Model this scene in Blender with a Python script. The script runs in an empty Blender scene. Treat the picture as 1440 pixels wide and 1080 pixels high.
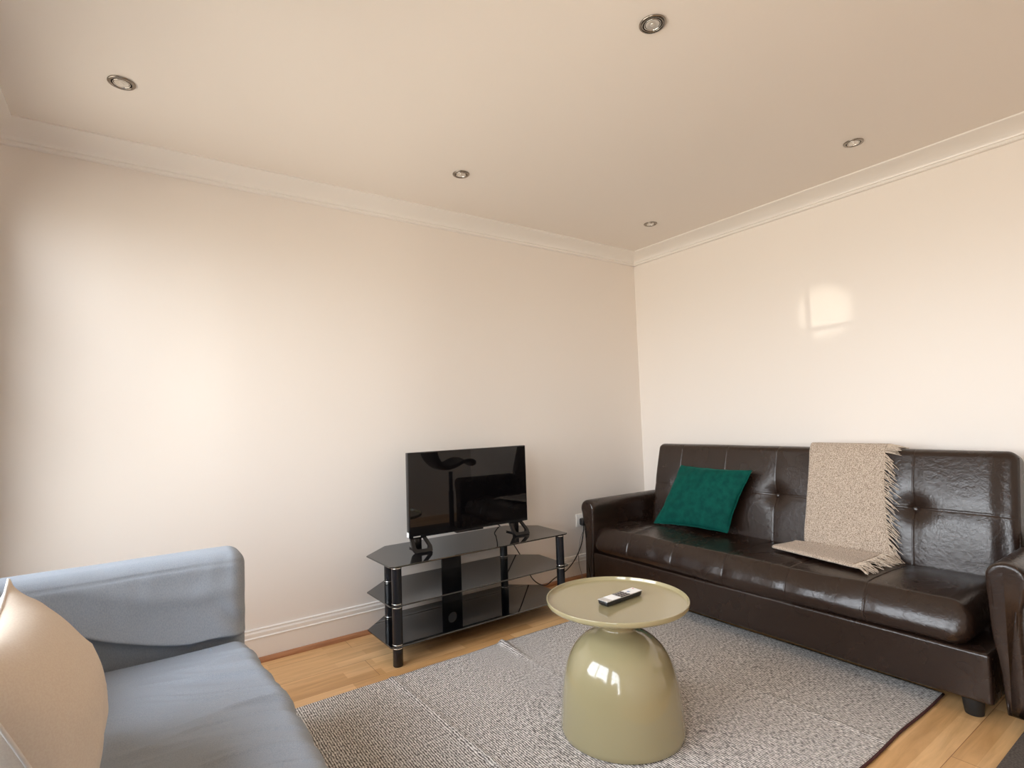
import bpy, bmesh, math, random
from mathutils import Vector, Matrix, noise
R = math.radians
random.seed(7)
scene = bpy.context.scene
COL = scene.collection
V = Vector

# ------------------------------------------------------------------ materials
def new_mat(name):
    m = bpy.data.materials.new(name); m.use_nodes = True
    nt = m.node_tree; nt.nodes.clear()
    out = nt.nodes.new('ShaderNodeOutputMaterial')
    return m, nt, out

def N(nt, t, **kw):
    n = nt.nodes.new(t)
    for k, v in kw.items():
        if k in n.inputs: n.inputs[k].default_value = v
        else: setattr(n, k, v)
    return n

def principled(nt, out, color, rough, **kw):
    p = nt.nodes.new('ShaderNodeBsdfPrincipled')
    p.inputs['Base Color'].default_value = (*color, 1)
    p.inputs['Roughness'].default_value = rough
    for k, v in kw.items():
        p.inputs[k].default_value = v
    nt.links.new(p.outputs[0], out.inputs[0])
    return p

def bump_noise(nt, p, scale, strength, dist=0.002, detail=4, stretch=None):
    tc = nt.nodes.new('ShaderNodeTexCoord')
    src = tc.outputs['Object']
    if stretch:
        mp = nt.nodes.new('ShaderNodeMapping'); mp.inputs['Scale'].default_value = stretch
        nt.links.new(src, mp.inputs[0]); src = mp.outputs[0]
    n = N(nt, 'ShaderNodeTexNoise', Scale=scale, Detail=detail)
    nt.links.new(src, n.inputs['Vector'])
    b = N(nt, 'ShaderNodeBump', Strength=strength, Distance=dist)
    nt.links.new(n.outputs['Fac'], b.inputs['Height'])
    nt.links.new(b.outputs[0], p.inputs['Normal'])
    return n, b, src

def simple(name, color, rough, bump=None, **kw):
    m, nt, out = new_mat(name)
    p = principled(nt, out, color, rough, **kw)
    if bump: bump_noise(nt, p, *bump)
    return m

def two_tone(name, c1, c2, rough, scale, bump=(60, .3, .001), detail=4, lo=.4, hi=.6, stretch=None, **kw):
    m, nt, out = new_mat(name)
    p = principled(nt, out, c1, rough, **kw)
    n, b, src = bump_noise(nt, p, *bump)
    n2 = N(nt, 'ShaderNodeTexNoise', Scale=scale, Detail=detail)
    if stretch:
        mp = nt.nodes.new('ShaderNodeMapping'); mp.inputs['Scale'].default_value = stretch
        nt.links.new(src, mp.inputs[0]); nt.links.new(mp.outputs[0], n2.inputs['Vector'])
    else:
        nt.links.new(src, n2.inputs['Vector'])
    r = nt.nodes.new('ShaderNodeValToRGB')
    r.color_ramp.elements[0].position = lo; r.color_ramp.elements[0].color = (*c1, 1)
    r.color_ramp.elements[1].position = hi; r.color_ramp.elements[1].color = (*c2, 1)
    nt.links.new(n2.outputs['Fac'], r.inputs[0])
    nt.links.new(r.outputs[0], p.inputs['Base Color'])
    return m

M = {}
M['wall'] = simple('wall_paint', (.83, .772, .713), .42, (160, .06, .001))
M['ceiling'] = simple('ceiling_paint', (.80, .735, .665), .75, (120, .05, .001))
M['trim'] = simple('white_gloss_paint', (.84, .80, .75), .3, (30, .04, .001))
M['upvc'] = simple('white_window_frame', (.85, .85, .84), .35)
M['bead'] = two_tone('red_brown_bead', (.36, .16, .075), (.45, .21, .10), .4, 9, bump=(40, .1, .001), stretch=(1, 12, 12))
M['leather'] = None
M['blue'] = two_tone('blue_grey_cotton', (.315, .355, .41), (.38, .415, .46), .92, 500, bump=(700, .25, .0006), stretch=(1, 1, .3))
M['cream'] = two_tone('cream_cotton', (.76, .64, .525), (.80, .69, .57), .9, 300, bump=(500, .25, .0006))
M['cream_seam'] = simple('white_piping', (.82, .76, .70), .9, (500, .2, .0005))
M['black_plastic'] = simple('black_plastic', (.008, .008, .009), .35)
M['gloss_black'] = simple('gloss_black_plastic', (.004, .004, .005), .12)
M['black_metal'] = simple('black_powder_metal', (.006, .0065, .009), .27, (200, .05, .0005))
M['chrome'] = simple('chrome', (.75, .72, .68), .14, Metallic=1.0)
M['nickel'] = simple('brushed_nickel', (.30, .265, .225), .2, Metallic=1.0)
M['gap_shade'] = simple('painted_recess_shade', (.012, .010, .009), .6)  # near-black colour painting the shade inside the downlights
M['lamp_glass'] = simple('lamp_reflector', (.72, .68, .62), .18, (140, .6, .003), Metallic=.55)
M['white_plastic'] = simple('white_plastic', (.83, .81, .77), .3)
M['rubber'] = simple('black_rubber', (.012, .012, .012), .6)
M['sage'] = simple('sage_enamel', (.325, .275, .150), .16, (25, .02, .001), **{'Coat Weight': .7, 'Coat Roughness': .05})
M['silver'] = simple('silver_plastic', (.58, .56, .53), .28, Metallic=.35)
M['glare_white'] = simple('painted_glare', (.86, .86, .85), .25)  # white glare on the silver remote, put into the colour
M['remote_black'] = simple('black_button_pad', (.022, .018, .017), .5)
M['remote_grey'] = simple('grey_button', (.30, .27, .25), .5)
M['blue_mark'] = simple('blue_print', (.18, .25, .42), .4)
M['red_mark'] = simple('red_print', (.55, .16, .10), .4)
M['maroon'] = simple('maroon_strip', (.06, .016, .014), .9, (300, .3, .001))
M['mat'] = two_tone('taupe_mat', (.065, .05, .04), (.11, .09, .075), .95, 160, bump=(250, .6, .002))
M['pane'] = None

# leather: dark brown, creased
def leather():
    m, nt, out = new_mat('dark_brown_leather')
    p = principled(nt, out, (.020, .0105, .0070), .30)
    p.inputs['IOR'].default_value = 1.53
    tc = nt.nodes.new('ShaderNodeTexCoord')
    v = N(nt, 'ShaderNodeTexVoronoi', Scale=75.0); v.feature = 'DISTANCE_TO_EDGE'
    n0 = N(nt, 'ShaderNodeTexNoise', Scale=22.0, Detail=4)
    mx = N(nt, 'ShaderNodeMixRGB', Fac=.06)
    nt.links.new(tc.outputs['Object'], n0.inputs['Vector'])
    nt.links.new(tc.outputs['Object'], mx.inputs[1]); nt.links.new(n0.outputs['Color'], mx.inputs[2])
    nt.links.new(mx.outputs[0], v.inputs['Vector'])
    n1 = N(nt, 'ShaderNodeTexNoise', Scale=45.0, Detail=5)
    nt.links.new(tc.outputs['Object'], n1.inputs['Vector'])
    mn = N(nt, 'ShaderNodeMath', operation='MINIMUM'); mn.inputs[1].default_value = .12
    nt.links.new(v.outputs['Distance'], mn.inputs[0])
    b1 = N(nt, 'ShaderNodeBump', Strength=.28, Distance=.004)
    nt.links.new(mn.outputs[0], b1.inputs['Height'])
    b2 = N(nt, 'ShaderNodeBump', Strength=.25, Distance=.006)
    nt.links.new(n1.outputs['Fac'], b2.inputs['Height'])
    nt.links.new(b1.outputs[0], b2.inputs['Normal'])
    nt.links.new(b2.outputs[0], p.inputs['Normal'])
    n2 = N(nt, 'ShaderNodeTexNoise', Scale=6.0, Detail=3)
    nt.links.new(tc.outputs['Object'], n2.inputs['Vector'])
    mr = N(nt, 'ShaderNodeMapRange'); mr.inputs[3].default_value = .20; mr.inputs[4].default_value = .33
    nt.links.new(n2.outputs['Fac'], mr.inputs[0]); nt.links.new(mr.outputs[0], p.inputs['Roughness'])
    return m
M['leather'] = leather()

def velvet():
    m = two_tone('green_velvet', (.0008, .048, .038), (.002, .072, .054), .75, 26, bump=(220, .5, .002), lo=.35, hi=.65)
    p = [n for n in m.node_tree.nodes if n.type == 'BSDF_PRINCIPLED'][0]
    p.inputs['Sheen Weight'].default_value = .34
    p.inputs['Sheen Roughness'].default_value = .35
    p.inputs['Sheen Tint'].default_value = (.10, .62, .48, 1)
    p.inputs['Specular IOR Level'].default_value = .1
    return m
M['velvet'] = velvet()

def throw_mat():
    m, nt, out = new_mat('oatmeal_wool')
    p = principled(nt, out, (.56, .46, .36), .95)
    p.inputs['Sheen Weight'].default_value = .15
    tc = nt.nodes.new('ShaderNodeTexCoord')
    n = N(nt, 'ShaderNodeTexNoise', Scale=230.0, Detail=2)
    nt.links.new(tc.outputs['Object'], n.inputs['Vector'])
    r = nt.nodes.new('ShaderNodeValToRGB')
    r.color_ramp.elements[0].position = .36; r.color_ramp.elements[0].color = (.25, .185, .135, 1)
    r.color_ramp.elements[1].position = .60; r.color_ramp.elements[1].color = (.60, .50, .405, 1)
    nt.links.new(n.outputs['Fac'], r.inputs[0]); nt.links.new(r.outputs[0], p.inputs['Base Color'])
    b = N(nt, 'ShaderNodeBump', Strength=.8, Distance=.004)
    nt.links.new(n.outputs['Fac'], b.inputs['Height']); nt.links.new(b.outputs[0], p.inputs['Normal'])
    return m
M['throw'] = throw_mat()
M['fringe'] = two_tone('oatmeal_yarn', (.50, .40, .31), (.66, .56, .45), .95, 120)

def smoked_glass():
    m, nt, out = new_mat('smoked_black_glass')
    p = nt.nodes.new('ShaderNodeBsdfPrincipled')
    p.inputs['Base Color'].default_value = (.004, .004, .005, 1)
    p.inputs['Roughness'].default_value = .03
    p.inputs['IOR'].default_value = 2.35
    t = nt.nodes.new('ShaderNodeBsdfTransparent'); t.inputs[0].default_value = (.5, .5, .53, 1)
    mx = nt.nodes.new('ShaderNodeMixShader'); mx.inputs[0].default_value = .9
    nt.links.new(t.outputs[0], mx.inputs[1]); nt.links.new(p.outputs[0], mx.inputs[2])
    nt.links.new(mx.outputs[0], out.inputs[0])
    return m
M['glass'] = smoked_glass()

def clear_pane():
    m, nt, out = new_mat('clear_window_glass')
    g = nt.nodes.new('ShaderNodeBsdfGlossy'); g.inputs['Roughness'].default_value = .02
    t = nt.nodes.new('ShaderNodeBsdfTransparent'); t.inputs[0].default_value = (.97, .98, .98, 1)
    fr = N(nt, 'ShaderNodeFresnel', IOR=1.3)
    mx = nt.nodes.new('ShaderNodeMixShader')
    nt.links.new(fr.outputs[0], mx.inputs[0])
    nt.links.new(t.outputs[0], mx.inputs[1]); nt.links.new(g.outputs[0], mx.inputs[2])
    nt.links.new(mx.outputs[0], out.inputs[0])
    return m
M['pane'] = clear_pane()

def screen_mat():
    m, nt, out = new_mat('switched_off_screen')
    principled(nt, out, (.003, .0026, .003), .022, IOR=1.5)
    return m
M['screen'] = screen_mat()

def floor_mat():
    m, nt, out = new_mat('beech_laminate')
    p = principled(nt, out, (.6, .4, .2), .33)
    tc = nt.nodes.new('ShaderNodeTexCoord')
    mp = nt.nodes.new('ShaderNodeMapping'); mp.inputs['Location'].default_value = (1.155 + 1.25 * 4, 2.26 + .193 * 20, 0)
    nt.links.new(tc.outputs['Object'], mp.inputs[0])
    # strips inside the boards: each with its own tone
    st = nt.nodes.new('ShaderNodeTexBrick')
    st.offset = .37; st.offset_frequency = 2; st.squash = 1
    for k, v in (('Scale', 1.0), ('Mortar Size', 0.0), ('Bias', 0.0), ('Brick Width', .42), ('Row Height', .193 / 3)):
        st.inputs[k].default_value = v
    st.inputs['Color1'].default_value = (.64, .37, .160, 1); st.inputs['Color2'].default_value = (.86, .565, .29, 1)
    nt.links.new(mp.outputs[0], st.inputs['Vector'])
    # board joints
    bd = nt.nodes.new('ShaderNodeTexBrick')
    bd.offset = .43; bd.offset_frequency = 2; bd.squash = 1
    for k, v in (('Scale', 1.0), ('Mortar Size', .0011), ('Mortar Smooth', .3), ('Brick Width', 1.25), ('Row Height', .193)):
        bd.inputs[k].default_value = v
    bd.inputs['Color1'].default_value = (1, 1, 1, 1); bd.inputs['Color2'].default_value = (.93, .92, .90, 1); bd.inputs['Mortar'].default_value = (.38, .25, .17, 1)
    nt.links.new(mp.outputs[0], bd.inputs['Vector'])
    m2 = nt.nodes.new('ShaderNodeMapping'); m2.inputs['Scale'].default_value = (1.3, 15, 1)
    nt.links.new(tc.outputs['Object'], m2.inputs[0])
    gr = N(nt, 'ShaderNodeTexNoise', Scale=2.2, Detail=6, Roughness=.62, Distortion=.5)
    nt.links.new(m2.outputs[0], gr.inputs['Vector'])
    rp = nt.nodes.new('ShaderNodeValToRGB')
    rp.color_ramp.elements[0].position = .32; rp.color_ramp.elements[0].color = (.80, .74, .66, 1)
    rp.color_ramp.elements[1].position = .66; rp.color_ramp.elements[1].color = (1.06, 1.04, 1.0, 1)
    nt.links.new(gr.outputs['Fac'], rp.inputs[0])
    a = nt.nodes.new('ShaderNodeMixRGB'); a.blend_type = 'MULTIPLY'; a.inputs[0].default_value = 1
    b = nt.nodes.new('ShaderNodeMixRGB'); b.blend_type = 'MULTIPLY'; b.inputs[0].default_value = 1
    nt.links.new(st.outputs['Color'], a.inputs[1]); nt.links.new(rp.outputs[0], a.inputs[2])
    nt.links.new(a.outputs[0], b.inputs[1]); nt.links.new(bd.outputs['Color'], b.inputs[2])
    nt.links.new(b.outputs[0], p.inputs['Base Color'])
    return m
M['floor'] = floor_mat()

def rug_mat():
    m, nt, out = new_mat('grey_woven_rug')
    p = principled(nt, out, (.4, .38, .36), .95)
    tc = nt.nodes.new('ShaderNodeTexCoord')
    sx = nt.nodes.new('ShaderNodeSeparateXYZ'); nt.links.new(tc.outputs['Object'], sx.inputs[0])
    nz = N(nt, 'ShaderNodeTexNoise', Scale=60.0, Detail=2)
    nt.links.new(tc.outputs['Object'], nz.inputs['Vector'])
    # bands that run along y, pitch 8 mm, wobbling a little
    ad = N(nt, 'ShaderNodeMath', operation='MULTIPLY_ADD'); ad.inputs[1].default_value = .006
    nt.links.new(nz.outputs['Fac'], ad.inputs[0]); nt.links.new(sx.outputs[0], ad.inputs[2])
    ml = N(nt, 'ShaderNodeMath', operation='MULTIPLY'); ml.inputs[1].default_value = 2 * math.pi / .0085
    nt.links.new(ad.outputs[0], ml.inputs[0])
    sn = N(nt, 'ShaderNodeMath', operation='SINE'); nt.links.new(ml.outputs[0], sn.inputs[0])
    # flecks across the bands
    mp = nt.nodes.new('ShaderNodeMapping'); mp.inputs['Scale'].default_value = (1, .42, 1)
    nt.links.new(tc.outputs['Object'], mp.inputs[0])
    fl = N(nt, 'ShaderNodeTexNoise', Scale=190.0, Detail=2)
    nt.links.new(mp.outputs[0], fl.inputs['Vector'])
    s2 = N(nt, 'ShaderNodeMath', operation='MULTIPLY_ADD'); s2.inputs[1].default_value = .17; s2.inputs[2].default_value = 0
    nt.links.new(sn.outputs[0], s2.inputs[0])
    sm = N(nt, 'ShaderNodeMath', operation='ADD')
    nt.links.new(s2.outputs[0], sm.inputs[0]); nt.links.new(fl.outputs['Fac'], sm.inputs[1])
    r = nt.nodes.new('ShaderNodeValToRGB')
    e = r.color_ramp.elements
    e[0].position = .30; e[0].color = (.085, .072, .062, 1)
    e[1].position = .70; e[1].color = (.86, .82, .77, 1)
    k = e.new(.5); k.color = (.40, .375, .355, 1)
    nt.links.new(sm.outputs[0], r.inputs[0]); nt.links.new(r.outputs[0], p.inputs['Base Color'])
    b = N(nt, 'ShaderNodeBump', Strength=.5, Distance=.003)
    nt.links.new(sm.outputs[0], b.inputs['Height']); nt.links.new(b.outputs[0], p.inputs['Normal'])
    return m
M['rug'] = rug_mat()

# ------------------------------------------------------------------ mesh helpers
def obj(name, bm, mat, parent=None, smooth=True, angle=None):
    bmesh.ops.recalc_face_normals(bm, faces=bm.faces)
    me = bpy.data.meshes.new(name)
    if parent is not None:
        o0 = parent
        off = V((0, 0, 0))
        while o0 is not None:
            off += o0.location; o0 = o0.parent
        bmesh.ops.translate(bm, verts=bm.verts, vec=-off)
    bm.to_mesh(me); bm.free()
    o = bpy.data.objects.new(name, me); COL.objects.link(o)
    if mat is not None: me.materials.append(M[mat] if isinstance(mat, str) else mat)
    if smooth:
        for p in me.polygons: p.use_smooth = True
        if angle is not None:
            me.set_sharp_from_angle(angle=R(angle))
    if parent is not None: o.parent = parent
    return o

def tag(o, label=None, cat=None, group=None, kind=None):
    if label: o['label'] = label
    if cat: o['category'] = cat
    if group: o['group'] = group
    if kind: o['kind'] = kind
    return o

def thing(name, loc, label, cat, group=None):
    o = bpy.data.objects.new(name, None); COL.objects.link(o)
    o.location = loc; o.empty_display_size = .1
    return tag(o, label, cat, group)

def box(bm, x0, x1, y0, y1, z0, z1, bevel=0, seg=2):
    r = bmesh.ops.create_cube(bm, size=1)
    vs = r['verts']
    for v in vs:
        v.co = V(((x0 + x1) / 2 + v.co.x * (x1 - x0), (y0 + y1) / 2 + v.co.y * (y1 - y0), (z0 + z1) / 2 + v.co.z * (z1 - z0)))
    if bevel:
        es = list({e for v in vs for e in v.link_edges})
        bmesh.ops.bevel(bm, geom=es, offset=bevel, segments=seg, profile=.5, affect='EDGES')
    return bm

def B(*a, **k):
    return box(bmesh.new(), *a, **k)

def lathe(bm, prof, c, n=64, cap_lo=True, cap_hi=True):
    rings = []
    for r, z in prof:
        rings.append([bm.verts.new((c[0] + r * math.cos(2 * math.pi * i / n), c[1] + r * math.sin(2 * math.pi * i / n), c[2] + z)) for i in range(n)])
    for a, b in zip(rings, rings[1:]):
        for i in range(n):
            j = (i + 1) % n
            bm.faces.new((a[i], a[j], b[j], b[i]))
    if cap_lo: bm.faces.new(rings[0][::-1])
    if cap_hi: bm.faces.new(rings[-1])
    return bm

def L(prof, c, n=64, **k):
    return lathe(bmesh.new(), prof, c, n, **k)

def smooth_path(pts, per=8):
    pts = [V(p) for p in pts]; out = []
    for i in range(len(pts) - 1):
        p0 = pts[max(i - 1, 0)]; p1 = pts[i]; p2 = pts[i + 1]; p3 = pts[min(i + 2, len(pts) - 1)]
        for k in range(per):
            t = k / per
            out.append(.5 * ((2 * p1) + (-p0 + p2) * t + (2 * p0 - 5 * p1 + 4 * p2 - p3) * t * t + (-p0 + 3 * p1 - 3 * p2 + p3) * t ** 3))
    out.append(pts[-1]); return out

def tube(bm, pts, r, n=8, closed=False, taper=None):
    pts = [V(p) for p in pts]; rings = []
    up = V((.123, .3, .94)).normalized()
    m = len(pts)
    for i, p in enumerate(pts):
        if closed: t = (pts[(i + 1) % m] - pts[i - 1])
        else: t = pts[min(i + 1, m - 1)] - pts[max(i - 1, 0)]
        t.normalize()
        a = t.cross(up)
        if a.length < 1e-3: a = t.cross(V((1, 0, 0)))
        a.normalize(); b = t.cross(a); up = -b if (-b).dot(up) > 0 else b
        rr = r * (taper(i / (m - 1)) if taper else 1)
        rings.append([bm.verts.new(p + rr * (math.cos(2 * math.pi * k / n) * a + math.sin(2 * math.pi * k / n) * b)) for k in range(n)])
    pr = list(zip(rings, rings[1:]))
    if closed: pr.append((rings[-1], rings[0]))
    for A, C in pr:
        for k in range(n):
            j = (k + 1) % n
            bm.faces.new((A[k], A[j], C[j], C[k]))
    if not closed:
        bm.faces.new(rings[0][::-1]); bm.faces.new(rings[-1])
    return bm

def axis_coords(h, r, n, ne=5):
    c = []
    for k in range(ne): c.append(-h + r * k / ne)
    m = max(2, n)
    for k in range(m + 1): c.append(-(h - r) + 2 * (h - r) * k / m)
    for k in range(1, ne + 1): c.append(h - r + r * k / ne)
    return c

def rbox(hx, hy, hz, r, nx=4, ny=4, nz=4, fn=None, ne=5, bm=None, marks=()):
    """rounded box centred on the origin, lattice surface; fn(p, nrm) -> new point"""
    bm = bm or bmesh.new()
    X, Y, Z = axis_coords(hx, r, nx, ne), axis_coords(hy, r, ny, ne), axis_coords(hz, r, nz, ne)
    if marks:
        for m_ in marks:
            Y = [y for y in Y if abs(y - m_) > .0125] + [m_ + o for o in (-.010, -.0065, -.004, -.002, 0, .002, .004, .0065, .010)]
        Y.sort()
    vs = {}
    def vert(i, j, k):
        key = (i, j, k)
        if key in vs: return vs[key]
        p = V((X[i], Y[j], Z[k]))
        q = V((max(-(hx - r), min(hx - r, p.x)), max(-(hy - r), min(hy - r, p.y)), max(-(hz - r), min(hz - r, p.z))))
        d = p - q
        # cube-to-sphere so that the corner patches spread evenly
        if d.length > 1e-9:
            u = V((math.tan(d.x / r * math.pi / 4), math.tan(d.y / r * math.pi / 4), math.tan(d.z / r * math.pi / 4)))
            nrm = u.normalized(); p = q + nrm * r
        else:
            nrm = V((0, 0, 1))
        if fn: p = fn(p, nrm)
        vs[key] = bm.verts.new(p); return vs[key]
    a, b, c = len(X) - 1, len(Y) - 1, len(Z) - 1
    for i in range(a):
        for j in range(b):
            for k in (0, c):
                bm.faces.new((vert(i, j, k), vert(i + 1, j, k), vert(i + 1, j + 1, k), vert(i, j + 1, k)))
        for k in range(c):
            for j in (0, b):
                bm.faces.new((vert(i, j, k), vert(i + 1, j, k), vert(i + 1, j, k + 1), vert(i, j, k + 1)))
    for j in range(b):
        for k in range(c):
            for i in (0, a):
                bm.faces.new((vert(i, j, k), vert(i, j + 1, k), vert(i, j + 1, k + 1), vert(i, j, k + 1)))
    return bm

def prism(bm, poly, axis, a0, a1):
    """extrude a 2-D polygon along an axis ('x': poly=(y,z), 'y': poly=(x,z), 'z': poly=(x,y))"""
    def P(p, a):
        return V((a, p[0], p[1])) if axis == 'x' else V((p[0], a, p[1])) if axis == 'y' else V((p[0], p[1], a))
    A = [bm.verts.new(P(p, a0)) for p in poly]; C = [bm.verts.new(P(p, a1)) for p in poly]
    n = len(poly)
    for i in range(n):
        j = (i + 1) % n
        bm.faces.new((A[i], A[j], C[j], C[i]))
    bm.faces.new(A[::-1]); bm.faces.new(C)
    return bm

def nz(p, s, seed=0):
    return noise.noise(V((p.x * s + seed, p.y * s - seed * .7, p.z * s + seed * .3)))

def gauss(d, w): return math.exp(-(d / w) ** 2)

# ------------------------------------------------------------------ the room
H = 2.40
X0, Y0 = -3.90, -3.74
T = .16
def struct(name, bm, mat, parent=None, smooth=False, angle=None):
    return tag(obj(name, bm, mat, parent, smooth, angle), kind='structure')

struct('floor', B(X0 - T, T, Y0 - T, T, -.12, 0), 'floor')
struct('ceiling', B(X0 - T, T, Y0 - T, T, H, H + .12), 'ceiling')
struct('wall_back', B(X0 - T, T, 0, T, 0, H), 'wall')
struct('wall_right', B(0, T, Y0 - T, 0, 0, H), 'wall')
struct('wall_front', B(X0 - T, T, Y0 - T, Y0, 0, H), 'wall')
WINS = ((-2.20, -.16), (-3.52, -2.50))           # window openings in the left wall
WZ0, WZ1 = .42, 2.16
bm = bmesh.new()
XT = .16
edges = [Y0] + [v for w_ in sorted(WINS) for v in w_] + [0]
for k in range(0, len(edges), 2): box(bm, X0 - XT, X0, edges[k], edges[k + 1], 0, H)
for a, b in WINS:
    box(bm, X0 - XT, X0, a, b, 0, WZ0); box(bm, X0 - XT, X0, a, b, WZ1, H)
struct('wall_left', bm, 'wall')
wx = X0 - .085
fw = .055
def window(name, a, b, nb):
    win = tag(bpy.data.objects.new(name, None), kind='structure'); COL.objects.link(win); win.location = (wx, (a + b) / 2, WZ0)
    bm = bmesh.new()
    box(bm, wx - .03, wx + .03, a, a + fw, WZ0, WZ1); box(bm, wx - .03, wx + .03, b - fw, b, WZ0, WZ1)
    box(bm, wx - .03, wx + .03, a + fw, b - fw, WZ0, WZ0 + fw); box(bm, wx - .03, wx + .03, a + fw, b - fw, WZ1 - fw, WZ1)
    bays = []
    w_ = (b - a - 2 * fw - (nb - 1) * .08) / nb
    for k in range(nb):
        y = a + fw + k * (w_ + .08); bays.append((y, y + w_))
        if k: box(bm, wx - .03, wx + .03, y - .08, y, WZ0 + fw, WZ1 - fw)
    obj('window_frame', bm, 'upvc', win, smooth=False)
    bm = bmesh.new()
    for y0, y1 in bays:
        box(bm, wx - .012, wx + .012, (y0 + y1) / 2 - .010, (y0 + y1) / 2 + .010, WZ0 + fw, WZ1 - fw)
        for f in (.25, .5, .75):
            z = WZ0 + fw + (WZ1 - WZ0 - 2 * fw) * f
            box(bm, wx - .012, wx + .012, y0, y1, z - .010, z + .010)
    obj('glazing_bars', bm, 'upvc', win, smooth=False)
    bm = bmesh.new()
    for y0, y1 in bays: box(bm, wx - .002, wx + .002, y0, y1, WZ0 + fw, WZ1 - fw)
    obj('pane', bm, 'pane', win, smooth=False)
    return win
for k, (a, b) in enumerate(WINS):
    window('window_%d' % (k + 1), a, b, 2 if b - a > 1.2 else 1)
    struct('trim_%d' % (7 + k), B(X0 - .05, X0 + .04, a - .04, b + .04, WZ0 - .03, WZ0), 'trim')

# coving: bright lip at the ceiling, hollow, small bead on the wall
CP, CD = .165, .0625
def cove_profile():
    pr = [(0, 0), (CP, 0), (CP, .007), (CP - .010, .0085)]
    for k in range(1, 9):
        t = k / 9
        a = t * math.pi / 2
        pr.append((CP - .010 - (CP - .010 - .030) * math.sin(a) ** 1.0, .0085 + (CD - .015 - .0085) * (1 - math.cos(a))))
    pr += [(.030, CD - .015), (.021, CD - .014), (.021, CD - .004), (.017, CD), (0, CD)]
    return pr
cp = cove_profile()
struct('trim_1', prism(bmesh.new(), [(-d, H - z) for d, z in cp], 'x', X0, 0), 'trim')
struct('trim_2', prism(bmesh.new(), [(-d, H - z) for d, z in cp], 'y', Y0, 0), 'trim')
struct('trim_3', prism(bmesh.new(), [(X0 + d, H - z) for d, z in cp], 'y', Y0, 0), 'trim')
struct('trim_4', prism(bmesh.new(), [(Y0 + d, H - z) for d, z in cp], 'x', X0, 0), 'trim')
# skirting boards with a moulded top, and the wooden bead at the floor
sk = [(0, 0), (.018, 0), (.018, .112), (.0205, .1135), (.0205, .117), (.015, .119), (.0145, .123), (.0155, .130), (.0155, .138), (.012, .145), (.0095, .1475), (.0125, .149), (.0125, .154), (.009, .157), (0, .157)]
struct('baseboard_back', prism(bmesh.new(), [(-d, z) for d, z in sk], 'x', X0, 0), 'trim')
struct('baseboard_right', prism(bmesh.new(), [(-d, z) for d, z in sk], 'y', Y0, -.021), 'trim')
struct('baseboard_left', prism(bmesh.new(), [(X0 + d, z) for d, z in sk], 'y', Y0, -.021), 'trim')
qb = [(.018, 0), (.035, 0)] + [(.018 + .017 * math.cos(a), .004 + .019 * math.sin(a)) for a in [k * math.pi / 12 for k in range(7)]]
struct('trim_5', prism(bmesh.new(), [(-d, z) for d, z in qb], 'x', X0 + .035, -.035), 'bead', smooth=True, angle=40)
struct('trim_6', prism(bmesh.new(), [(-d, z) for d, z in qb], 'y', Y0, -.018), 'bead', smooth=True, angle=40)

# ------------------------------------------------------------------ downlights
dl = thing('downlight', (-.523, -.627, H), 'small recessed nickel downlight closest to the corner of the two walls', 'ceiling light', 'recessed ceiling downlights')
c = V((-.523, -.627, H))
obj('trim_ring', L([(.043, -.0005), (.043, -.003), (.041, -.0052), (.037, -.0062), (.0325, -.0058), (.031, -.004), (.031, -.0005)], c, 48, cap_lo=False, cap_hi=False), 'nickel', dl)
g = obj('gimbal', L([(.0272, -.0007), (.0272, -.0045), (.0262, -.0055), (.0250, -.0045), (.0246, -.0010)], c, 48, cap_lo=False, cap_hi=False), 'chrome', dl)
obj('recess_shade', L([(.0315, -.0009), (.0005, -.0009)], c, 48, cap_lo=False), 'gap_shade', dl, smooth=False)  # flat dark disc painted as the shade inside the fitting, no hollow behind
bm = L([(.0232, -.0014), (.0222, -.0042), (.017, -.0032), (.011, -.0024), (.0065, -.0030), (.0055, -.0052), (.001, -.0058)], c, 24)
obj('lamp', bm, 'lamp_glass', dl, smooth=True, angle=20)
def copy_tree(src, loc, label):
    r = src.copy(); COL.objects.link(r); r.location = loc; r['label'] = label
    for ch in src.children:
        k = ch.copy(); COL.objects.link(k); k.parent = r
    return r
for loc, lab in (((-1.963, -.620, H), 'recessed nickel downlight in the ceiling straight above the television and glass stand'),
                 ((-3.377, -.628, H), 'recessed nickel downlight in the ceiling above the arm of the blue-grey sofa'),
                 ((-1.965, -1.874, H), 'recessed nickel downlight high over the middle of the rug, nearest to the viewer'),
                 ((-.523, -1.868, H), 'recessed nickel downlight above the beige throw on the brown leather sofa')):
    copy_tree(dl, loc, lab)

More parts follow.
